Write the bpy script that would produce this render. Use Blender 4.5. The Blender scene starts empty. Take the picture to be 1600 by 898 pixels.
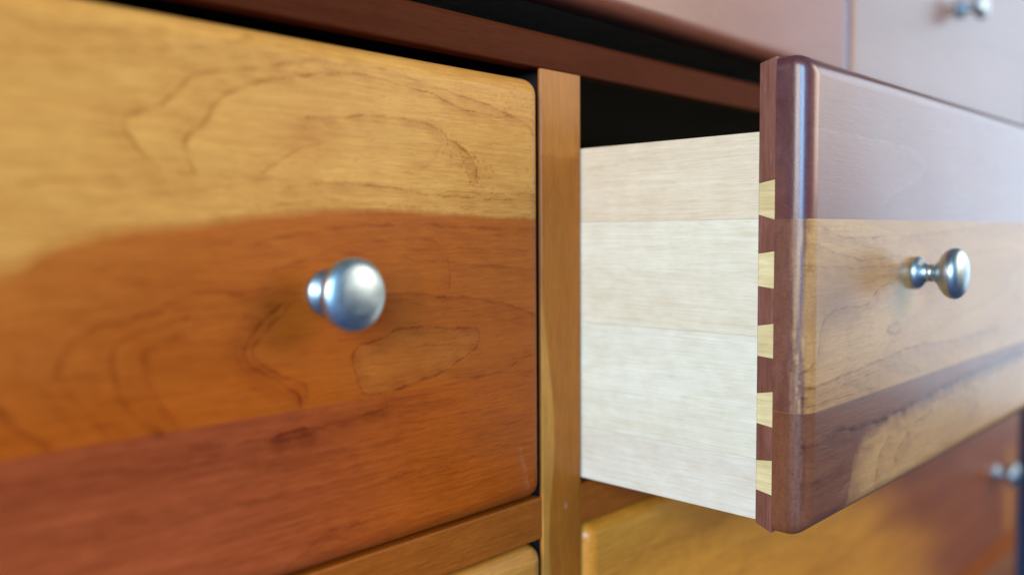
import bpy, math, random
import numpy as np
random.seed(7); rng = np.random.RandomState(11)
scene = bpy.context.scene
COL = scene.collection

# ---------------------------------------------------------------- camera
cam_d = bpy.data.cameras.new('camera'); cam = bpy.data.objects.new('camera', cam_d); COL.objects.link(cam)
from mathutils import Matrix, Vector
YAW, PIT, ROL = map(math.radians, (46.03132, 3.48452, -0.39678))
Fh = Vector((math.sin(YAW), math.cos(YAW), 0)); Rh = Vector((math.cos(YAW), -math.sin(YAW), 0)); Uh = Vector((0, 0, 1))
Fv = Fh*math.cos(PIT) - Uh*math.sin(PIT); Uv = Uh*math.cos(PIT) + Fh*math.sin(PIT)
Rr = Rh*math.cos(ROL) + Uv*math.sin(ROL); Ur = Uv*math.cos(ROL) - Rh*math.sin(ROL)
M = Matrix((Rr, Ur, -Fv)).transposed().to_4x4(); M.translation = (-0.33758, -0.31126, 0.14018)
cam.matrix_world = M
cam_d.sensor_width = 36; cam_d.lens = 1354.8/1600*36
cam_d.clip_start = .01; cam_d.clip_end = 50
cam_d.dof.use_dof = True; cam_d.dof.focus_distance = .425; cam_d.dof.aperture_fstop = 2.9
scene.camera = cam
scene.render.resolution_x = 1024; scene.render.resolution_y = 574

# ---------------------------------------------------------------- world and lamps (an indoor close-up: two windows of a room)
w = bpy.data.worlds.new('World'); scene.world = w; w.use_nodes = True
bg = w.node_tree.nodes['Background']; bg.inputs[0].default_value = (.36, .66, .90, 1); bg.inputs[1].default_value = .17

def area(name, loc, target, sx, sy, power, col):
    d = bpy.data.lights.new(name, 'AREA'); d.shape = 'RECTANGLE'; d.size = sx; d.size_y = sy; d.energy = power; d.color = col
    o = bpy.data.objects.new(name, d); COL.objects.link(o); o.location = loc
    o.rotation_euler = (Vector(target) - Vector(loc)).to_track_quat('-Z', 'Y').to_euler()
    return o
area('window_right', (3.0, -.84, .50), (.2, -.1, .12), 1.05, 2.0, 16, (.66, .83, 1.0))
area('window_left', (-2.3, -1.0, .75), (0, 0, .1), 1.1, 1.2, 46, (1.0, .94, .85))
area('window_behind', (-2.05, -2.15, .72), (0, 0, .1), .9, 1.2, 78, (.26, .58, 1.0))
area('room_lamp', (1.0, -1.15, .62), (0, 0, .1), .95, .8, 13.5, (1.0, .88, .72))
vs = scene.view_settings
vs.view_transform = 'Standard'; vs.look = 'None'; vs.exposure = 0; vs.gamma = 1

# ---------------------------------------------------------------- traced grain figures (millimetres on each drawer front)
LEFT_GRAIN=[(1.6,0.5,[(-131.8,211.5),(-154.0,207.0),(-174.4,201.9),(-187.1,198.0),(-194.5,190.9),(-200.5,185.7),(-210.8,182.1),(-212.4,178.0),(-208.9,172.7),(-202.3,166.4),(-200.1,164.0)]),
(1.7,0.5,[(-114.3,209.3),(-131.9,206.0),(-154.2,201.5),(-169.3,196.5),(-177.3,190.4),(-182.6,182.8),(-189.4,176.4),(-189.2,169.4),(-186.2,163.1)]),
(1.3,0.4,[(-132.6,178.0),(-143.3,174.7),(-152.2,169.1),(-159.4,163.7)]),
(0.8,0.55,[(-154.2,201.5),(-129.4,207.4),(-114.3,209.3),(-96.9,207.9),(-80.1,206.5),(-67.8,204.4),(-52.1,200.3),(-30.6,198.7),(-18.2,199.8),(-6.8,196.0),(-1.0,191.5)]),
(0.8,0.5,[(-131.8,211.5),(-110.2,212.5),(-90.0,211.8),(-61.8,207.4),(-42.3,205.0),(-21.4,200.8),(-0.9,198.8)]),
(0.9,0.6,[(-138.2,188.3),(-123.5,189.6),(-105.6,192.3),(-90.4,192.0),(-74.3,191.4),(-65.7,188.6),(-62.2,185.3),(-49.5,180.5),(-44.4,174.6),(-42.8,167.6)]),
(0.6,0.35,[(-65.7,188.6),(-68.3,178.1),(-74.6,171.2),(-85.3,167.8)]),
(0.8,0.6,[(-148.1,160.2),(-124.1,162.1),(-100.6,161.8),(-83.6,159.8),(-62.6,158.6),(-35.9,158.1),(-18.6,157.6),(-0.3,158.3)]),
(0.6,0.5,[(-68.5,160.6),(-32.8,160.7),(-0.2,161.3)]),
(0.6,0.45,[(-54.0,153.1),(-27.5,151.9),(-0.3,151.0)]),
(0.9,0.35,[(-162.5,152.0),(-148.3,153.2),(-124.3,155.4),(-105.0,153.6),(-68.7,153.7)]),
(1.8,0.3,[(-251.5,156.7),(-222.2,161.0),(-200.1,163.1),(-175.5,163.5),(-133.0,161.5)]),
(1.8,0.25,[(-251.8,149.7),(-232.8,150.0),(-211.7,154.1),(-188.3,157.8),(-162.2,161.6),(-133.0,162.3)]),
(2.0,0.3,[(-251.7,199.5),(-230.9,201.9),(-210.0,205.7),(-186.7,209.6),(-168.8,214.1),(-162.0,217.6)]),
(2.0,0.3,[(-251.3,209.4),(-235.6,209.1),(-220.5,210.5),(-196.2,213.3)]),
(1.2,0.4,[(-162.9,137.5),(-148.6,140.2),(-130.9,143.3),(-111.7,144.4),(-83.8,145.6),(-52.9,143.9),(-0.4,142.6)]),
(1.0,0.35,[(-133.7,133.2),(-118.5,137.0),(-98.2,138.2),(-75.2,138.5),(-67.4,134.6),(-63.1,127.8),(-61.5,119.6),(-62.9,113.5)]),
(0.8,0.35,[(-85.9,133.1),(-53.1,133.7),(-0.5,131.5)]),
(1.2,0.6,[(-100.8,114.9),(-71.3,111.9),(-42.3,108.7),(-24.3,105.0),(-0.7,98.1)]),
(0.9,0.35,[(-100.9,111.2),(-63.0,105.9),(-23.9,96.8),(-0.8,91.7)]),
(0.9,0.75,[(-118.6,88.3),(-113.5,92.5),(-103.0,94.3),(-94.0,97.8),(-79.3,98.1),(-63.5,95.6),(-46.8,95.1),(-42.9,90.4),(-44.8,84.2),(-55.5,80.0),(-67.9,75.2),(-83.6,72.7),(-98.1,70.2),(-111.5,70.6),(-114.9,74.4),(-117.1,81.7),(-118.6,88.3)]),
(0.6,0.4,[(-86.7,89.0),(-75.6,88.8),(-63.7,88.5),(-46.5,85.9)]),
(0.9,0.5,[(-0.9,78.1),(-15.1,74.6),(-24.7,70.7),(-42.8,70.3),(-63.5,72.2)]),
(1.3,0.75,[(-152.5,111.8),(-162.7,104.9),(-168.4,96.6),(-167.2,91.4),(-157.6,83.9),(-150.5,79.1),(-145.2,75.8),(-144.7,69.9)]),
(1.0,0.6,[(-149.7,110.3),(-159.9,102.1),(-165.7,93.8),(-154.7,84.9),(-142.1,79.3),(-141.6,73.4)]),
(2.6,0.45,[(-192.2,109.6),(-204.2,107.1),(-215.6,103.5),(-219.1,96.1),(-217.3,86.8),(-212.0,77.0),(-203.1,69.7)]),
(2.6,0.4,[(-201.7,112.7),(-224.0,108.7),(-233.5,102.0),(-235.8,93.7),(-229.1,83.0),(-220.0,71.5)]),
(2.6,0.4,[(-189.9,104.7),(-205.6,100.3),(-207.0,92.4),(-202.7,80.2),(-195.9,70.9)]),
(2.6,0.45,[(-256.0,88.0),(-249.0,78.6),(-240.6,71.8)]),
(1.5,0.45,[(-213.1,111.2),(-199.2,116.0),(-184.5,119.8),(-171.5,118.7),(-157.8,120.2)]),
(1.2,0.4,[(-154.7,127.2),(-127.4,133.1),(-100.5,131.1),(-62.7,127.2),(-0.5,122.1)]),
(1.1,2.4,[(-154.5,59.9),(-149.2,60.8),(-141.6,60.9)]),
(0.7,0.8,[(-141.6,60.9),(-130.6,61.0),(-101.9,62.6)]),
(1.8,0.6,[(-191.3,61.7),(-170.5,60.4),(-154.5,59.9)]),
(1.0,0.5,[(-128.4,16.3),(-115.1,14.4),(-102.9,12.8)]),
(0.8,0.5,[(-100.0,67.5),(-99.8,57.9)]),
(1.4,0.6,[(-152.1,4.4),(-139.7,11.8),(-131.7,15.2),(-116.8,15.4)]),
(1.6,0.3,[(-135.7,48.7),(-102.2,46.7),(-63.9,46.9),(-1.1,42.2)]),
(1.6,0.3,[(-135.9,40.6),(-95.1,39.6),(-55.7,36.7),(-1.2,30.2)]),
(1.6,0.35,[(-257.0,61.4),(-214.9,58.0),(-165.2,51.8),(-116.1,47.9)]),
(2.2,0.35,[(-257.6,45.0),(-215.5,40.9),(-165.6,36.5),(-116.4,33.8),(-64.2,29.0)])]
OPEN_GRAIN=[(0.9,0.5,[(41.7,144.1),(50.2,145.3),(64.1,140.8),(90.1,137.0),(131.2,138.3)]),
(0.9,0.5,[(37.4,138.0),(64.5,131.7),(106.4,126.0),(149.8,127.0)]),
(0.9,0.45,[(37.7,124.9),(106.5,122.1),(169.3,122.6)]),
(1.4,0.3,[(158.8,136.7),(199.2,138.7),(291.3,142.5),(407.5,145.0)]),
(1.1,0.5,[(42.6,73.3),(53.7,81.9),(56.7,94.1),(70.5,102.2),(109.9,102.9),(126.4,110.6),(150.6,113.0)]),
(1.6,0.5,[(139.1,85.7),(142.6,88.9),(155.6,89.3),(159.6,86.1),(150.3,84.0),(139.1,85.7)]),
(1.2,0.55,[(39.5,67.1),(46.7,67.4),(90.5,69.6),(132.7,71.8),(182.1,74.6),(245.0,71.7),(347.5,72.3)]),
(1.0,0.45,[(37.6,63.2),(43.5,63.0),(90.7,64.7),(156.8,67.3),(187.1,60.2)]),
(0.9,0.5,[(37.7,59.7),(43.6,59.4),(90.9,58.8),(124.5,58.6)]),
(2.4,0.7,[(72.7,42.7),(125.5,39.2),(173.0,40.8),(247.0,44.6),(272.3,45.6),(417.8,49.1)]),
(1.5,0.45,[(126.9,8.8),(130.8,18.8),(141.3,25.7),(149.2,33.6)]),
(1.5,0.45,[(155.0,11.6),(154.8,16.0),(169.0,22.6),(184.8,29.3),(206.0,32.0),(219.2,35.5),(205.5,40.7),(194.8,38.3)]),
(2.2,0.4,[(264.8,41.5),(306.4,29.5),(293.5,16.0)]),
(1.2,0.4,[(43.6,40.1),(64.2,39.5),(86.2,41.4)]),
(1.2,0.4,[(40.8,22.6),(72.0,22.2),(86.8,27.3)])]
OPEN_PALE=[(0.9,0.5,[(48.8,188.1),(111.8,187.4),(160.8,186.8),(191.2,181.5),(186.6,171.8),(148.0,161.8),(134.7,156.3)])]
SAP_EDGE= [(-263.4, 123.9), (-252.6, 129.7), (-246.0, 132.1), (-238.2, 137.1), (-228.1, 140.4), (-212.1, 143.0), (-188.7, 144.6), (-162.6, 148.0), (-133.3, 150.9), (-98.0, 151.5), (-68.7, 150.1), (-36.0, 149.0), (-0.3, 148.3)]
OPEN_EDGE= [(89.3, 2.2), (97.2, 21.7), (112.9, 34.2), (158.4, 37.5), (272.7, 40.4), (418.6, 41.5)]
#specks [(-61.7, 187.5), (-43.7, 167.2), (-5.9, 195.1), (-10.4, 13.1)]

# ---------------------------------------------------------------- materials
def wood(name, sap, heart=None, grain='x', seed=0., fig=.22, fibre=.16, rough=.38, coat=.35, coat_r=.22, spec=.5, line=(.30, .20, .16), bump=.15, ringk=14, across=16., broad=.16, fs=1., vary=0.):
    m = bpy.data.materials.new(name); m.use_nodes = True; nt = m.node_tree; N = nt.nodes; L = nt.links
    heart = heart or sap
    bs = N['Principled BSDF']
    tc = N.new('ShaderNodeTexCoord')
    def mp(a, b, c, off=0.):      # a along the grain, b across it on the face, c into the depth
        s = {'x': (a, c, b), 'z': (b, c, a), 'y': (c, a, b)}[grain]
        n = N.new('ShaderNodeMapping'); n.inputs['Scale'].default_value = s; n.inputs['Location'].default_value = (seed + off, seed*1.7 - off, seed*.6)
        L.new(tc.outputs['Object'], n.inputs['Vector']); return n.outputs[0]
    def noise(vec, scale=1., det=2., dist=0., rg=.5):
        n = N.new('ShaderNodeTexNoise'); n.inputs['Scale'].default_value = scale; n.inputs['Detail'].default_value = det
        n.inputs['Distortion'].default_value = dist; n.inputs['Roughness'].default_value = rg
        L.new(vec, n.inputs['Vector']); return n.outputs[0]
    def ma(op, a, b=None, clamp=False):
        n = N.new('ShaderNodeMath'); n.operation = op; n.use_clamp = clamp
        for i, v in enumerate((a, b)):
            if v is None: continue
            if isinstance(v, (int, float)): n.inputs[i].default_value = v
            else: L.new(v, n.inputs[i])
        return n.outputs[0]
    def mr(v, a, b, c, d, smooth=False):
        n = N.new('ShaderNodeMapRange'); n.clamp = True
        if smooth: n.interpolation_type = 'SMOOTHSTEP'
        for i, x in zip((1, 2, 3, 4), (a, b, c, d)): n.inputs[i].default_value = x
        L.new(v, n.inputs[0]); return n.outputs[0]
    def mix(f, a, b, mode='MIX'):
        n = N.new('ShaderNodeMix'); n.data_type = 'RGBA'; n.blend_type = mode
        for i, v in ((0, f), (6, a), (7, b)):
            if isinstance(v, (int, float)): n.inputs[i].default_value = v
            elif isinstance(v, tuple): n.inputs[i].default_value = (*v, 1)
            else: L.new(v, n.inputs[i])
        return n.outputs[2]
    def attr(a):
        n = N.new('ShaderNodeAttribute'); n.attribute_name = a; return n.outputs['Fac']
    # growth rings: contour lines of a stretched solid noise
    ring = noise(mp(3.2, across, 70.), 1., 1.5, .25)
    ph = ma('FRACT', ma('MULTIPLY', ring, float(ringk)))
    rise = mr(ph, 0., .93, 0., 1.)
    late = ma('MULTIPLY', ma('POWER', rise, 5.), mr(ph, .93, 1., 1., 0.))
    fib = noise(mp((38. if fs == 1 else 16.)*fs, 700.*fs, 600., 3.), 1., 3., 0., .6)
    fib2 = noise(mp(130., 2000., 1800., 8.), 1., 2., 0., .6)
    wide = noise(mp(4., 30., 120., 5.), 1., 2., .4)
    mott = noise(mp(90., 110., 110., 9.), 1., 3., 0.)
    pore = mr(noise(mp(160., 1900., 1900., 2.), 1., 1.), .63, .72, 0., 1.)
    hf = attr('heart')
    col = mix(hf, sap, heart)
    sh = ma('MULTIPLY', mr(fib, .3, .7, 1-fibre, 1+fibre*.7), mr(wide, .3, .7, 1-broad, 1+broad))
    sh = ma('MULTIPLY', sh, mr(fib2, .3, .7, 1-fibre*.7, 1+fibre*.5))
    sh = ma('MULTIPLY', sh, mr(mott, .3, .7, .95, 1.05))
    if vary:
        oi = N.new('ShaderNodeObjectInfo'); sh = ma('MULTIPLY', sh, mr(oi.outputs['Random'], 0, 1, 1-vary, 1+vary*.6))
    cmb = N.new('ShaderNodeCombineColor')
    L.new(ma('POWER', sh, .75), cmb.inputs[0]); L.new(sh, cmb.inputs[1]); L.new(ma('POWER', sh, 1.35), cmb.inputs[2])
    col = mix(1., col, cmb.outputs[0], 'MULTIPLY')
    dark = mix(1., col, line, 'MULTIPLY')
    wob = mr(noise(mp(120., 500., 500., 4.), 1., 2.), .35, .6, .78, 1.05)
    ln = ma('MULTIPLY', attr('line'), wob, True)
    d = ma('ADD', ln, ma('MULTIPLY', late, fig), True)
    d = ma('ADD', d, ma('MULTIPLY', pore, .30), True)
    col = mix(d, col, dark)
    col = mix(attr('pale'), col, (.75, .55, .48))
    L.new(col, bs.inputs['Base Color'])
    r = ma('ADD', mr(fib, .3, .7, rough-.04, rough+.06), ma('MULTIPLY', mott, .06))
    L.new(r, bs.inputs['Roughness'])
    bs.inputs['Specular IOR Level'].default_value = spec
    bs.inputs['Coat Weight'].default_value = coat; bs.inputs['Coat Roughness'].default_value = coat_r
    if bump:
        b = N.new('ShaderNodeBump'); b.inputs['Strength'].default_value = bump; b.inputs['Distance'].default_value = .0002
        h = ma('SUBTRACT', ma('ADD', fib, ma('MULTIPLY', fib2, .6)), ma('ADD', ma('MULTIPLY', ln, 1.2), ma('MULTIPLY', pore, .5)))
        h = ma('ADD', h, ma('MULTIPLY', mott, .4))
        L.new(h, b.inputs['Height']); L.new(b.outputs[0], bs.inputs['Normal'])
    return m

def plain(name, col, rough=.6, metal=0., var=.1, scale=60.):
    m = bpy.data.materials.new(name); m.use_nodes = True; N = m.node_tree.nodes; L = m.node_tree.links; bs = N['Principled BSDF']
    tc = N.new('ShaderNodeTexCoord'); n = N.new('ShaderNodeTexNoise'); n.inputs['Scale'].default_value = scale; n.inputs['Detail'].default_value = 4
    L.new(tc.outputs['Object'], n.inputs[0])
    r = N.new('ShaderNodeMapRange'); r.inputs[1].default_value = .3; r.inputs[2].default_value = .7; r.inputs[3].default_value = 1-var; r.inputs[4].default_value = 1+var
    L.new(n.outputs[0], r.inputs[0])
    x = N.new('ShaderNodeMix'); x.data_type = 'RGBA'; x.blend_type = 'MULTIPLY'; x.inputs[0].default_value = 1; x.inputs[6].default_value = (*col, 1)
    L.new(r.outputs[0], x.inputs[7]); L.new(x.outputs[2], bs.inputs['Base Color'])
    bs.inputs['Roughness'].default_value = rough; bs.inputs['Metallic'].default_value = metal
    return m

def brushed(name):
    m = bpy.data.materials.new(name); m.use_nodes = True; N = m.node_tree.nodes; L = m.node_tree.links; bs = N['Principled BSDF']
    tc = N.new('ShaderNodeTexCoord'); mp = N.new('ShaderNodeMapping'); mp.inputs['Scale'].default_value = (60, 2200, 60)
    L.new(tc.outputs['Object'], mp.inputs[0])
    n = N.new('ShaderNodeTexNoise'); n.inputs['Scale'].default_value = 1; n.inputs['Detail'].default_value = 3; L.new(mp.outputs[0], n.inputs[0])
    r = N.new('ShaderNodeMapRange'); r.inputs[1].default_value = .3; r.inputs[2].default_value = .7; r.inputs[3].default_value = .20; r.inputs[4].default_value = .33
    L.new(n.outputs[0], r.inputs[0]); L.new(r.outputs[0], bs.inputs['Roughness'])
    r.inputs[3].default_value = .33; r.inputs[4].default_value = .46
    n2 = N.new('ShaderNodeTexNoise'); n2.inputs['Scale'].default_value = 140; n2.inputs['Detail'].default_value = 3; L.new(tc.outputs['Object'], n2.inputs[0])
    cr = N.new('ShaderNodeValToRGB'); cr.color_ramp.elements[0].position = .35; cr.color_ramp.elements[0].color = (.42, .52, .57, 1)
    cr.color_ramp.elements[1].position = .65; cr.color_ramp.elements[1].color = (.60, .70, .75, 1)
    L.new(n2.outputs[0], cr.inputs[0]); L.new(cr.outputs[0], bs.inputs['Base Color'])
    bs.inputs['Metallic'].default_value = 1
    b = N.new('ShaderNodeBump'); b.inputs['Strength'].default_value = .12; b.inputs['Distance'].default_value = .0001
    L.new(n.outputs[0], b.inputs['Height']); L.new(b.outputs[0], bs.inputs['Normal'])
    return m

GOLD = (.78, .355, .075); HEART = (.46, .088, .004)
M_left_up = wood('cherry_golden', GOLD, HEART, seed=1.3, fig=.12, ringk=7, across=10, line=(.54, .35, .16), fibre=.15, broad=.06, spec=.16, coat=.06)
M_left_low = wood('cherry_red', (.40, .076, .020), (.46, .084, .004), spec=.16, coat=.06, fibre=.22, line=(.42, .28, .2), seed=4.1, fig=.12, ringk=7, across=14, broad=.10)
M_open_top = wood('cherry_mauve', (.22, .058, .040), (.115, .036, .045), bump=.5, seed=7.7, fig=.06, rough=.34, ringk=6, coat=.8, coat_r=.22)
M_open_mid = wood('cherry_pale', (.54, .27, .09), (.17, .055, .04), bump=.4, seed=9.2, fig=.16, rough=.34, ringk=10, across=14, line=(.4, .25, .2))
M_open_low = wood('cherry_two_tone', (.21, .070, .030), (.56, .29, .10), bump=.4, seed=2.6, fig=.14, rough=.34, line=(.35, .2, .2))
M_upper_far = wood('cherry_upper_far', (.27, .13, .095), seed=6.9, fig=.08, rough=.34, coat=.6)
M_upper = wood('cherry_upper', (.30, .085, .045), seed=5.5, fig=.08, rough=.34)
M_lowright = wood('cherry_lower_right', (.72, .27, .022), (.34, .09, .02), seed=6.4, fig=.14, ringk=8, line=(.5, .35, .2))
M_lowleft = wood('cherry_lower_left', (.74, .29, .04), seed=3.9, fig=.15)
M_toprail = wood('cherry_rail_shaded', (.095, .021, .007), seed=3.3, fig=.08, spec=.03, coat=0., rough=.6)  # rail wood darkened so its colour carries the overhang's shade
M_rail = wood('cherry_rail', (.40, .095, .008), spec=.2, coat=.06, seed=8.3, fig=.08, broad=.12)
M_stile = wood('cherry_stile', (.42, .122, .010), (.62, .25, .04), spec=.2, coat=.06, grain='z', seed=2.2, fig=.10, broad=.16, across=40, ringk=4, line=(.45, .35, .2))
M_side = [wood('maple_side', c, grain='y', seed=s, fig=.22, fibre=f, rough=.5, coat=0., line=(.84, .72, .55), ringk=16, across=60, fs=1.7, broad=.05, bump=.25)
          for c, s, f in (((.86, .71, .49), 1.1, .09), ((.87, .78, .57), 3.3, .08), ((.86, .81, .62), 5.2, .08), ((.84, .77, .61), 7.9, .08))]
M_tail = wood('maple_tail', (.90, .74, .38), grain='y', seed=4.4, fig=.3, fibre=.16, vary=.12, rough=.4, line=(.8, .62, .4))
M_pin = wood('cherry_end_grain', (.24, .085, .055), grain='z', seed=4.9, fig=.05, fibre=.30, vary=.2, rough=.5, coat=.1)
M_inner = plain('shade_black_inner_wood', (.012, .007, .005), .95)  # near-black so the colour itself holds the shade inside gaps and cavities
M_case = wood('cherry_case', (.36, .12, .03), seed=8.9)
M_metal = brushed('brushed_nickel')

# ---------------------------------------------------------------- helpers
def thing(name, label, cat, loc, group=None):
    if cat == 'drawer': group = 'drawers of the chest'
    o = bpy.data.objects.new(name, None); COL.objects.link(o); o.location = loc; o.empty_display_size = .02
    o['label'] = label; o['category'] = cat
    if group: o['group'] = group
    return o

def mesh_obj(name, V, Fs, mat, parent=None, smooth=False, attrs=None, label=None):
    V = np.asarray(V, dtype=np.float32)
    if parent is not None: V = V - np.array(root_loc(parent), dtype=np.float32)
    me = bpy.data.meshes.new(name); me.from_pydata(V.tolist(), [], Fs if isinstance(Fs, list) else Fs.tolist()); me.validate(); me.update()
    if smooth: me.polygons.foreach_set('use_smooth', [True]*len(me.polygons))
    for k, a in (attrs or {}).items():
        at = me.attributes.new(k, 'FLOAT', 'POINT'); at.data.foreach_set('value', np.asarray(a, dtype=np.float32).ravel())
    me.materials.append(mat)
    o = bpy.data.objects.new(name, me); COL.objects.link(o)
    if parent is not None: o.parent = parent
    if label: o['label'] = label
    return o

def root_loc(p):
    while p.parent is not None: p = p.parent
    return tuple(p.location)

def box_geo(x0, x1, y0, y1, z0, z1, b=0.0):
    """box with its edges chamfered by b"""
    import bmesh
    bm = bmesh.new(); bmesh.ops.create_cube(bm, size=1)
    for v in bm.verts:
        v.co = ((x0+x1)/2 + v.co.x*(x1-x0), (y0+y1)/2 + v.co.y*(y1-y0), (z0+z1)/2 + v.co.z*(z1-z0))
    if b > 0: bmesh.ops.bevel(bm, geom=bm.edges[:], offset=b, segments=2, profile=.6, affect='EDGES')
    bm.verts.ensure_lookup_table()
    V = [tuple(v.co) for v in bm.verts]; Fs = [[v.index for v in f.verts] for f in bm.faces]; bm.free()
    return V, Fs

def box(name, x0, x1, y0, y1, z0, z1, mat, parent=None, b=.0004, label=None):
    V, Fs = box_geo(x0, x1, y0, y1, z0, z1, b)
    return mesh_obj(name, V, Fs, mat, parent, label=label)

def prism(name, poly, x0, x1, mat, parent, b=.00015):
    """outline in (y, z) given a thickness from x0 to x1"""
    n = len(poly); V = [(x0, y, z) for y, z in poly] + [(x1, y, z) for y, z in poly]
    Fs = [list(range(n)), list(range(2*n-1, n-1, -1))] + [[i, i+n, (i+1) % n + n, (i+1) % n] for i in range(n)]
    o = mesh_obj(name, V, Fs, mat, parent)
    import bmesh
    bm = bmesh.new(); bm.from_mesh(o.data); bmesh.ops.recalc_face_normals(bm, faces=bm.faces[:])
    bmesh.ops.bevel(bm, geom=bm.edges[:], offset=b, segments=1, affect='EDGES'); bm.to_mesh(o.data); bm.free()
    return o

def axis_samples(lo, hi, r, steps, nr=12, back=3):
    """parameter values along one axis of a front: (position of the rectangle inset by r, ring depth m)"""
    inner = []
    x = lo + r
    inner.append(x)
    while x < hi - r - 1e-9:
        s = next(st for lim, st in steps if x < lim)
        x = min(x + s, hi - r); inner.append(x)
    rings = [i/nr for i in range(1, nr+1)] + [1 + (i+1)/back for i in range(back)]
    a = [(lo + r, -m) for m in reversed(rings)] + [(p, 0.) for p in inner] + [(hi - r, m) for m in rings]
    return a

def wobble(X, Z):
    return (.9*np.sin(X*.21+Z*.13+1.) + .6*np.sin(Z*.47-X*.11) + .35*np.sin(X*.9+Z*.7) + .2*np.sin(X*1.9-Z*1.3+2.),
            .7*np.sin(X*.17-Z*.23+.5) + .45*np.sin(X*.52+Z*.31+4.) + .3*np.sin(X*1.1+.3*Z) + .2*np.sin(Z*2.1+X*1.7))

def smooth(pts, n=6):
    """Catmull-Rom curve through the points"""
    if len(pts) < 3: return pts
    closed = pts[0] == pts[-1]; P = np.array(pts); k = len(P)
    out = []
    for i in range(k-1):
        a = P[i-1] if i > 0 else (P[-2] if closed else P[0]); d = P[i+2] if i+2 < k else (P[1] if closed else P[-1]); b_, c = P[i], P[i+1]
        for t in np.arange(n)/n:
            out.append(tuple(.5*(2*b_+(c-a)*t+(2*a-5*b_+4*c-d)*t*t+(3*b_-a-3*c+d)*t**3)))
    return out + [tuple(P[-1])]

def strokes(X, Z, lines, amp=.7):
    """darkness of traced grain lines at the points X, Z (mm)"""
    wx, wz = wobble(X, Z); Xw = X + wx*amp*.6; Zw = Z + wz*amp*.6
    out = np.zeros_like(X)
    for wd, st, pts in lines:
        pts = smooth(pts, 4)
        x0 = min(p[0] for p in pts)-14; x1 = max(p[0] for p in pts)+14; z0 = min(p[1] for p in pts)-14; z1 = max(p[1] for p in pts)+14
        k = (X > x0) & (X < x1) & (Z > z0) & (Z < z1)
        if not k.any(): continue
        xx = Xw[k]; zz = Zw[k]; best = np.full(xx.shape, 1e9); sg = np.zeros(xx.shape)
        for (ax, az), (bx, bz) in zip(pts[:-1], pts[1:]):
            dx, dz = bx-ax, bz-az; L2 = dx*dx+dz*dz+1e-9
            t = np.clip(((xx-ax)*dx+(zz-az)*dz)/L2, 0, 1)
            d = np.hypot(xx-ax-t*dx, zz-az-t*dz); s = np.sign((xx-ax)*dz-(zz-az)*dx)
            u = d < best; best[u] = d[u]; sg[u] = s[u]
        mod = .72 + .38*np.sin(xx*.33+zz*.51+wd*9) * np.sin(xx*.12-zz*.2+st*11) + .12*np.sin(xx*2.3+zz*1.7)
        ww = wd*(.62 + .2*np.sin(xx*.19-zz*.27+st*7))
        v = st*mod*(.72*np.exp(-(best/ww)**2) + .42*np.exp(-best/(wd*4.5))*(sg > 0) + .16*np.exp(-((best-wd*2.6)/(wd*.8))**2)*(sg > 0) + .12*np.exp(-((best-wd*5)/(wd*1.1))**2)*(sg > 0))
        out[k] = np.maximum(out[k], v)
    return out

def front(drawer, x0, x1, z0, z1, yF, depth, r, joints, mats, steps_x, steps_z, field, names=None, pn=2.5):
    """a glued-up drawer front: one board object per strip between joints, rounded all round"""
    ax = axis_samples(x0, x1, r, steps_x); az = axis_samples(z0, z1, r, steps_z)
    zz = list(az)
    for j in joints:                                    # rows that lie on the glue joint and just beside it
        zz = [q for q in zz if q[1] != 0 or abs(q[0]-j) > .0004]
        zz += [(j-.00025, 0.), (j, 0.), (j+.00025, 0.)]
    zz.sort(key=lambda q: (q[0] if q[1] == 0 else (q[0] - 1 if q[1] < 0 else q[0] + 1), q[1]))
    zz = sorted([q for q in zz if q[1] < 0], key=lambda q: q[1]) + sorted([q for q in zz if q[1] == 0]) + sorted([q for q in zz if q[1] > 0], key=lambda q: q[1])
    bx = np.array([q[0] for q in ax]); mx = np.array([q[1] for q in ax]); bz = np.array([q[0] for q in zz]); mz = np.array([q[1] for q in zz])
    BX, BZ = np.meshgrid(bx, bz); MX, MZ = np.meshgrid(mx, mz)
    m = np.maximum(abs(MX), abs(MZ)); nrm = (abs(MX)**pn + abs(MZ)**pn)**(1/pn); nrm[nrm == 0] = 1
    mc = np.minimum(m, 1.); off = r*np.sin(mc*np.pi/2)
    X = BX + off*MX/nrm; Z = BZ + off*MZ/nrm
    Y = yF + r*(1-np.cos(mc*np.pi/2)) + (depth-r)*np.clip(m-1, 0, 1)
    Y = Y + .00006*np.sin(X*55+Z*30) * (m == 0)
    fl = field(X*1000, Z*1000, Y)
    for j in joints:
        row = np.where((abs(bz-j) < 1e-9) & (mz == 0))[0]
        for q in row:
            Y[q, (m[q] < .5)] += .00003
    cuts = [0] + [int(np.where((abs(bz-j) < 1e-9) & (mz == 0))[0][0]) for j in joints] + [len(zz)-1]
    nx = len(ax); out = []
    for b in range(len(cuts)-1):
        sl = slice(cuts[b], cuts[b+1]+1); xs_, ys_, zs_ = X[sl], Y[sl], Z[sl]; nz = xs_.shape[0]
        V = np.stack([xs_.ravel(), ys_.ravel(), zs_.ravel()], 1)
        idx = np.arange(nx*nz).reshape(nz, nx)
        Fq = np.stack([idx[:-1, :-1].ravel(), idx[:-1, 1:].ravel(), idx[1:, 1:].ravel(), idx[1:, :-1].ravel()], 1)
        at = {k: v[sl].ravel() for k, v in fl.items()}
        lab = names[b] if names else None
        out.append(mesh_obj('board', V, Fq, mats[b], drawer, smooth=True, attrs=at, label=lab))
    return out

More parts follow.
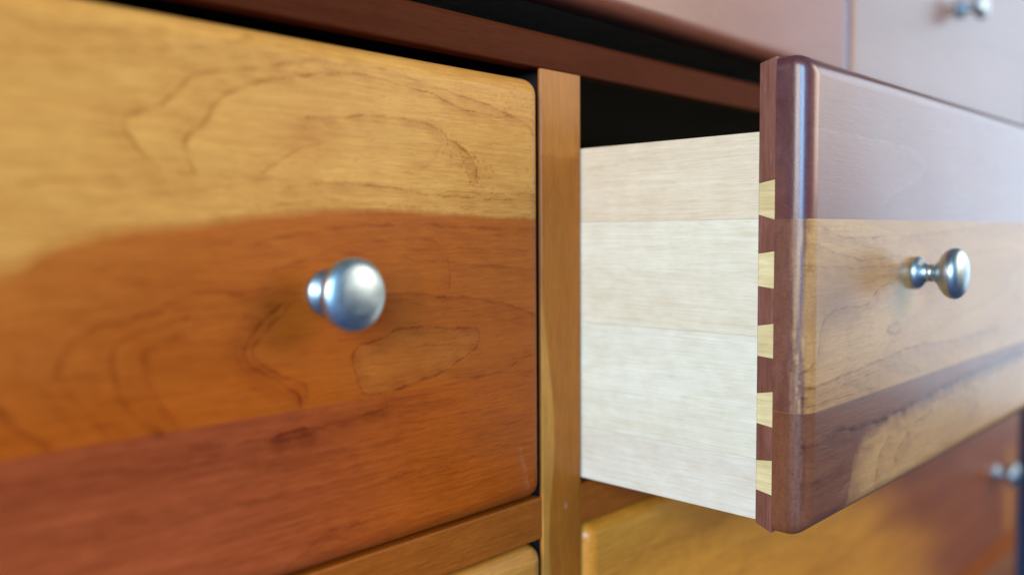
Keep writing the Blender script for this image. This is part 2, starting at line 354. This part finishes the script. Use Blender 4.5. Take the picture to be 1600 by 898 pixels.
KNOB = [(0, 0), (.0086, 0), (.0092, .0008), (.0093, .0020), (.0090, .0030), (.0079, .0044), (.0061, .0056), (.0050, .0072), (.0046, .0086), (.0049, .0089), (.0050, .0096),
        (.0046, .0099), (.0048, .0112), (.0060, .0128), (.0082, .0144), (.0107, .0160), (.0128, .0180), (.0139, .0200), (.0142, .0218), (.0140, .0234), (.0131, .0249),
        (.0112, .0263), (.0084, .0273), (.0050, .0279), (.0016, .0281), (0, .0281)]
def knob_mesh():
    n = 56; V = []; Fs = []
    pr = KNOB[1:-1]
    for rr, h in pr:
        for k in range(n):
            t = 2*math.pi*k/n; V.append((rr*math.cos(t), -h, rr*math.sin(t)))
    for i in range(len(pr)-1):
        for k in range(n):
            Fs.append([i*n+k, i*n+(k+1) % n, (i+1)*n+(k+1) % n, (i+1)*n+k])
    V.append((0, -.0281, 0)); c = len(V)-1; i = len(pr)-1
    for k in range(n): Fs.append([i*n+k, i*n+(k+1) % n, c])
    me = bpy.data.meshes.new('knob'); me.from_pydata(V, [], Fs); me.update()
    me.polygons.foreach_set('use_smooth', [True]*len(me.polygons))
    me.materials.append(M_metal); return me
KM = knob_mesh()
def knob(drawer, x, y, z):
    o = bpy.data.objects.new('knob', KM); COL.objects.link(o); o.parent = drawer
    l = root_loc(drawer); o.location = (x-l[0], y-l[1], z-l[2]); return o

def S(a, b, v):
    t = np.clip((v-a)/(b-a), 0, 1); return t*t*(3-2*t)

# ---------------------------------------------------------------- the setting
def struct(name, V, Fs, mat):
    o = mesh_obj(name, V, Fs, mat); o['kind'] = 'structure'; return o
struct('floor', *box_geo(-3, 4, -3, 3, -.66, -.60), plain('navy_carpet', (.018, .04, .12), .95, 0, .3, 400))
struct('wall', *box_geo(4.0, 4.1, -3, 3, -.60, 2.2), plain('painted_wall', (.26, .27, .24), .8, 0, .05, 3))

# ---------------------------------------------------------------- the carcass of the chest
XL, XR = -.296, .985
case = thing('chest_of_drawers', 'cherry wood chest of drawers frame with rails and an upright divider between the drawers', 'dresser', (.34, .2, -.55))
box('side_panel', XL, XL+.022, .003, .44, -.55, .50, M_case, case)
box('side_panel', XR-.022, XR, .003, .44, -.55, .50, M_case, case)
box('top_panel', XL-.02, XR+.02, -.02, .46, .502, .524, M_case, case, .003)
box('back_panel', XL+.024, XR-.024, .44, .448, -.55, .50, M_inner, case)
RB = .0010
def top_rail():  # upper edge rounded off to imitate shade under the upper drawers
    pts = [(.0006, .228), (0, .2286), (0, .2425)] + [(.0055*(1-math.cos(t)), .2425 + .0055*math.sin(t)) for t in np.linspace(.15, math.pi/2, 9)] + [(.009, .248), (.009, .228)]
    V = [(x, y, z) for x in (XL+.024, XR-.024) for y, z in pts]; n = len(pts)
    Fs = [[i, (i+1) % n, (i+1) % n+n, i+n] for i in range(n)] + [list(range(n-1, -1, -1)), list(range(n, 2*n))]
    return mesh_obj('rail', V, Fs, M_toprail, case, label='rail above the open drawer, red brown with shade darkened into its colour')
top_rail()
box('rail', XL+.024, .0080, .0003, .02, -.0255, -.0025, M_rail, case, RB)
box('rail', .0414, XR-.024, .0003, .02, -.0255, -.0025, M_rail, case, RB)
box('rail', XL+.024, .0080, .0003, .02, -.285, -.26, M_rail, case, RB)
box('rail', .0414, XR-.024, .0003, .02, -.285, -.26, M_rail, case, RB)
box('plinth', XL+.024, XR-.024, .004, .02, -.55, -.287, M_case, case)
box('rail', XL+.024, XR-.024, 0, .02, .488, .50, M_rail, case, RB)
# the divider: gridded so the pale sapwood stripe on its left edge can follow the grain
def stile():
    xs = np.linspace(.0080, .0414, 40); zs = np.linspace(-.285, .2278, 300)
    X, Z = np.meshgrid(xs, zs); Y = np.zeros_like(X)
    e = np.minimum(X-.0080, .0414-X); Y += .0008*np.clip(1-e/.0009, 0, 1)**2
    edge = .0080 + .0075*S(.13, .04, Z)*(1+.18*np.sin(Z*60)) + .0012*np.sin(Z*33) + .0026*S(-.02, -.12, Z)
    heart = (1-S(-.0012, .0012, X-edge))*S(.14, .07, Z)*.9
    heart = np.maximum(heart, .24*S(.1815, .1835, Z))
    V = np.stack([X.ravel(), Y.ravel(), Z.ravel()], 1); n = 40; idx = np.arange(n*300).reshape(300, n)
    Fq = np.stack([idx[:-1, :-1].ravel(), idx[:-1, 1:].ravel(), idx[1:, 1:].ravel(), idx[1:, :-1].ravel()], 1).tolist()
    b = [idx[0, 0], idx[0, -1], idx[-1, -1], idx[-1, 0]]; k = len(V)
    V = np.vstack([V, [[.0080, .0020, -.285], [.0414, .0020, -.285], [.0414, .0020, .2278], [.0080, .0020, .2278]]])
    Fq += [[int(idx[r, 0]) for r in range(300)] + [k+3, k], [int(idx[r, -1]) for r in range(299, -1, -1)] + [k+1, k+2], [k, k+1, k+2, k+3],
           [k+3] + [int(idx[-1, c]) for c in range(n)] + [k+2], [k] + [k+1] + [int(idx[0, c]) for c in range(n-1, -1, -1)]]
    pale = np.exp(-(((X-.0274)/.0009)**2 + ((Z+.0116)/.0009)**2)) + .5*np.exp(-(((X-.0148)/.0005)**2 + ((Z-.155)/.0006)**2))
    z4 = np.zeros(4)
    mesh_obj('stile', V, Fq, M_stile, case, False, {'heart': np.append(heart.ravel(), z4), 'pale': np.append(pale.ravel()*.6, z4)},
             'upright divider, golden brown with a pale sapwood stripe low on its left edge')
stile()
box('stile_core', .0130, .0364, .00215, .0203, -.285, .2275, M_inner, case)  # recessed black core, added so the slot beside the left drawer goes dark
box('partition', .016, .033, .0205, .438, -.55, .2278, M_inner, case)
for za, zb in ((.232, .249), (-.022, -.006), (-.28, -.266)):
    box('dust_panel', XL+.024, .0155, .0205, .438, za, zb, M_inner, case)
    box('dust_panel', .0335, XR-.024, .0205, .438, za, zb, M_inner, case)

# ---------------------------------------------------------------- drawers
def drawer_box(d, x0, x1, yb, z0, z1, back, mat=None):
    """sides, back and bottom panel behind a front whose rear face is at y = yb"""
    t = .012; mat = mat or M_side[2]
    box('side', x0, x0+t, yb, back, z0, z1, mat, d); box('side', x1-t, x1, yb, back, z0, z1, mat, d)
    box('drawer_back', x0+t, x1-t, back-t, back, z0+.012, z1, mat, d)
    box('drawer_bottom', x0+t, x1-t, yb, back-t, z0+.006, z0+.011, mat, d)

COARSE = [(9, .006)]
def flat_field(X, Z, Y): return {'heart': np.zeros_like(X)}

# 1. closed golden drawer on the left
dl = thing('drawer', 'closed drawer left of the divider, golden above and red brown below a wavy line', 'drawer', (-.131, .19, 0))
sx = [p[0] for p in SAP_EDGE]; sz = [p[1] for p in SAP_EDGE]
SPECK = []
for i in range(70):
    t = rng.rand()**.8; cx = -63+t*20+rng.randn()*3; cz = 188-t*21+rng.randn()*2.6; SPECK.append((cx, cz, .28+.45*rng.rand(), .5+.5*rng.rand()))
for i in range(26): SPECK.append((-38+rng.randn()*4, 170+rng.randn()*5, .3+.3*rng.rand(), .35+.4*rng.rand()))
for i in range(46): SPECK.append((-30+rng.rand()*32, 208+rng.randn()*5, .3+.35*rng.rand(), .3+.4*rng.rand()))
for i in range(26): SPECK.append((-6+rng.randn()*2.4, 150+rng.rand()*60, .3+.4*rng.rand(), .3+.4*rng.rand()))
for i in range(70): SPECK.append((-150+rng.rand()*150, 150+rng.rand()*65, .3+.25*rng.rand(), .2+.3*rng.rand()))
def field_left(X, Z, Y):
    wx, wz = wobble(X, Z)
    edge = np.interp(X, sx, sz) + wz*.3
    soft = np.interp(X, [-260, -100, 0], [4.5, 2.2, 1.1])
    heart = S(soft, -soft, Z-edge)
    heart = heart*(1-.06*S(60, 145, Z))
    heart = np.maximum(heart, .22*np.exp(-((X+137)/14)**2-((Z-181)/13)**2))
    heart = heart + .16*S(-75, -45, X)*S(145, 156, Z)*np.clip(1-heart, 0, 1)*.6
    poly = LEFT_GRAIN[20][2]; inside = np.zeros(X.shape, bool); Xa = X + wx*.33; Za = Z + wz*.33
    for (ax_, az_), (bx_, bz_) in zip(poly[:-1], poly[1:]):
        c_ = ((az_ > Za) != (bz_ > Za)); inside ^= c_ & (Xa < (bx_-ax_)*(Za-az_)/(bz_-az_+1e-9)+ax_)
    heart = heart - .10*inside
    swirl = np.sin(X*.045+np.sin(Z*.11+X*.02)*1.6+wz*.25)*np.sin(Z*.16+np.sin(X*.035)*1.8)
    heart = heart + np.where(heart > .5, -.035, .11)*(.5+.5*swirl)
    # a paler olive area where the sapwood shades into the heart at the far left
    heart = heart - .14*S(-180, -262, X)*S(60, 150, Z)*(heart > .5)
    line = strokes(X, Z, LEFT_GRAIN)*np.interp(Z, [62, 72, 140, 150], [.9, 1.6, 1.55, 1.6])
    line = np.maximum(line, .28*np.exp(-((Z-edge)/1.3)**2)*S(-260, -120, X))
    for cx, cz, r, s in SPECK:
        k = (abs(X-cx) < 3) & (abs(Z-cz) < 3)
        line[k] = np.maximum(line[k], s*np.exp(-(((X[k]-cx)/(r*1.1))**2+((Z[k]-cz)/r)**2)))
    lo = Z < 69.3                       # the lower board: a darker band under the glue line
    line = line + lo*(.24*np.exp(-((Z-58-X*.01)/7)**2)*S(-90, -190, X) + .22*np.exp(-((Z-62)/5)**2)*S(-140, -110, X)*S(-60, -80, X))
    line = line + lo*(.06*np.sin(Z*.55+np.sin(X*.03)*1.3+wx*.3)*.5)
    line = np.clip(line, 0, 1.2)
    pale = .28*strokes(X, Z, [(.35, .8, [(-12, 24), (-9.5, 18), (-8, 12)]), (.3, .7, [(-13, 29), (-12.2, 27)]), (.5, .8, [(-7.4, 9.4), (-7.0, 8.6)])], .3)
    heart = np.where(lo, S(-190, -60, X), heart)  # lower board pinker to the left: a reflection veil put into the colour
    return {'heart': np.clip(heart, 0, 1), 'line': line, 'pale': np.clip(pale, 0, 1)}
front(dl, -.268, .0054, -.0012, .2216, -.004, .0164, .010, [.0693], [M_left_low, M_left_up], [(-.262, .002), (9, .00062)], [(9, .00062)], field_left,
      ['lower board of the front, deep red brown with a short black streak', 'upper board of the front, golden sapwood over orange brown heartwood'])
box('front_core', -.266, .0045, .0125, .020, .001, .219, M_inner, dl)
drawer_box(dl, -.264, .0030, .0205, .004, .188, .42)
kl = knob(dl, -.1316, -.0039, .1165); kl.scale = (1.07, .92, 1.07)

# 2. the open drawer
do = thing('drawer', 'open drawer pulled out right of the divider, showing its dovetailed pale side', 'drawer', (.5, .08, 0))
XS, YP, YQ, YF = .0424, -.1083, -.1167, -.1331
oe_x = [p[0] for p in OPEN_EDGE]; oe_z = [p[1] for p in OPEN_EDGE]
def field_open(X, Z, Y):
    wx, wz = wobble(X, Z); Yd = (Y-YF)*1000
    line = 1.5*strokes(X, Z, OPEN_GRAIN)*(Yd < 3)
    pale = .24*strokes(X, Z, OPEN_PALE)*(Yd < 1.2)
    pale += .5*strokes(X, Z, [(.5, .8, [(87, 12.4), (88, 12.9)])], .1)
    top = Z > 146.5; low = Z < 55.6
    heart = np.zeros_like(X)
    mid = ~top & ~low
    # middle board: redder near the upper left, and the round over shows layered streaks
    h = .55*np.exp(-((X-75)/34)**2-((Z-106)/17)**2)
    q = S(1.2, 3.5, Yd)*(.55+.45*np.sin(Yd*1.9+Z*.06+wz*.5+1.5*S(95, 56, Z)*4))
    q = np.maximum(q, S(5., 8.5, Yd)*.9)
    heart = np.where(mid, np.maximum(h, q), heart)
    line = line + mid*.65*S(1.5, 3., Yd)*S(10, 7, Yd)*S(-.1, .7, np.sin(Yd*4.6+Z*.13+wx*.8+.4*np.sin(Z*1.1)))*S(125, 75, Z)
    # lower board: dark along its upper and left side, pale to the lower right
    e = np.interp(X, oe_x, oe_z)
    hl = S(68, 128, X + (Z-10)*-.35+wx*3+3*np.sin(Z*.45))*S(6, -5, Z-e+wz*1.2)
    heart = np.where(low, hl*(Yd < 2), heart)
    line = line + low*(.35*S(1., 2.5, Yd)*S(10, 7, Yd)*(.5+.5*np.sin(Yd*3.1+wx)))
    line = line + top*S(1., 2.5, Yd)*.30*(.5+.5*np.sin(Yd*3.3+Z*.05+wx*.7+np.sin(Z*.2)))
    heart = np.where(top, S(60, 52, X)*S(.4, 2.2, Yd)*(.75+.25*np.sin(Yd*2.6+Z*.04+wx*.5)), heart)
    return {'heart': np.clip(heart, 0, 1), 'line': np.clip(line, 0, 1.1), 'pale': np.clip(pale, 0, 1)}
front(do, XS-.0003, .955, -.0036, .2223, YF, YQ-YF, .010, [.0556, .1465], [M_open_low, M_open_mid, M_open_top],
      [(.13, .00062), (.30, .0014), (9, .008)], [(9, .00062)], field_open,
      ['bottom board of the front, dark red shading to pale', 'middle board of the front, pale and lined with fine grain', 'top board of the front, plain mauve brown'], 4.)
box('front_core', XS+.0125, .9545, YQ+.0001, YP, -.003, .2215, M_pin, do, .0015)
TAILS = [(.1638, .1486, .1655, .1461), (.1304, .1147, .1317, .1136), (.0959, .0811, .0975, .0804), (.0633, .0485, .0649, .0473), (.0306, .0159, .0317, .0145)]
g = .00012
for a, b, c, d in TAILS:
    prism('dovetail_tail', [(YP-.00005, a-g), (YP-.00005, b+g), (YQ+g, d+g), (YQ+g, c-g*2)], XS+.00005, XS+.012, M_tail, do)
edges = [(.2198, .2221)] + [(t[1], t[3]) for t in TAILS]
lows = [(t[0], t[2]) for t in TAILS] + [(-.0002, -.0036)]
for (u1, u2), (l1, l2) in zip(edges, lows):
    prism('dovetail_pin', [(YP, u1), (YP, l1), (YQ+.0001, l2), (YQ+.0001, u2)], XS-.0001, XS+.0123, M_pin, do)
JZ = [(.1468, .1879), (.0905, .1468), (.031, .0905), (.0013, .031)]
for (za, zb), mt in zip(JZ, M_side):
    box('side_board', XS, XS+.012, YP+.0001, .30, za+.00003, zb-.00003, mt, do, .00010)
box('side', .942, .954, YP+.0001, .30, .0013, .1879, M_side[2], do)
box('drawer_back', XS+.012, .942, .288, .30, .012, .1879, M_side[2], do)
box('drawer_bottom', XS+.012, .942, YP, .288, .007, .012, M_side[2], do)
knob(do, .1780, YF+.0001, .1170); knob(do, .8300, YF+.0001, .1170)

# 3. the lower drawers
dm = thing('drawer', 'closed drawer below the open one, golden at its left end and brown further right', 'drawer', (.5, .19, -.255))
def field_lr(X, Z, Y):
    wx, wz = wobble(X*.3, Z*.3)
    h = S(350, 520, X + 1.1*(Z+80) + wx*6)
    h = h*(1-.55*np.exp(-((Z+150+.18*(X-430))/20)**2)*S(700, 560, X))
    h = h*(1-.85*np.exp(-((X-915)/18)**2)*S(-120, -160, Z))
    line = .45*strokes(X, Z, [(2.2, .8, [(60, -62), (110, -56), (170, -60), (240, -50), (330, -58)]), (2.5, .8, [(44, -72), (120, -90), (230, -84), (380, -120)]),
                              (2.5, .7, [(150, -110), (260, -104), (420, -150)])])
    line = line + .25*np.exp(-((X-175)/20)**2-((Z+58)/4)**2)
    return {'heart': np.clip(h, 0, 1), 'line': line}
front(dm, .0424, .955, -.258, -.0272, -.004, .0164, .010, [-.145], [M_lowright, M_lowright], [(.3, .0016), (9, .004)], [(9, .0022)], field_lr)
box('front_core', .044, .953, .0125, .020, -.256, -.0295, M_inner, dm)
drawer_box(dm, .0445, .953, .0205, -.252, -.07, .42)
knob(dm, .8421, -.0039, -.158); knob(dm, .155, -.0039, -.158)

dn = thing('drawer', 'closed drawer at the bottom left, only its golden top edge in view under the rail', 'drawer', (-.131, .19, -.255))
front(dn, -.268, .0062, -.258, -.0272, -.004, .0164, .010, [-.145], [M_lowleft, M_lowleft], [(9, .003)], [(9, .003)], flat_field)
box('front_core', -.266, .0045, .0125, .020, -.256, -.0295, M_inner, dn)
drawer_box(dn, -.264, .0030, .0205, -.252, -.07, .42)
knob(dn, -.1368, -.0039, -.142)

# 4. the upper drawers
du = thing('drawer', 'closed red brown drawer above the open one, left of the thin upright gap', 'drawer', (.06, .19, .27))
front(du, -.268, .3892, .2665, .484, -.004, .0164, .010, [.375], [M_upper, M_upper], [(9, .004)], [(9, .004)], flat_field)
box('front_core', -.266, .3875, .0125, .020, .2685, .482, M_inner, du)
drawer_box(du, -.264, .3865, .0205, .272, .45, .42)
knob(du, .055, -.0039, .3759)
dv = thing('drawer', 'closed drawer at the top right with a blurred knob, right of the thin upright gap', 'drawer', (.67, .19, .27))
front(dv, .3935, .955, .2665, .484, -.004, .0164, .010, [.375], [M_upper_far, M_upper_far], [(9, .004)], [(9, .004)], flat_field)
box('front_core', .395, .953, .0125, .020, .2685, .482, M_inner, dv)
drawer_box(dv, .3955, .953, .0205, .272, .45, .42)
knob(dv, .6708, -.0039, .3759)
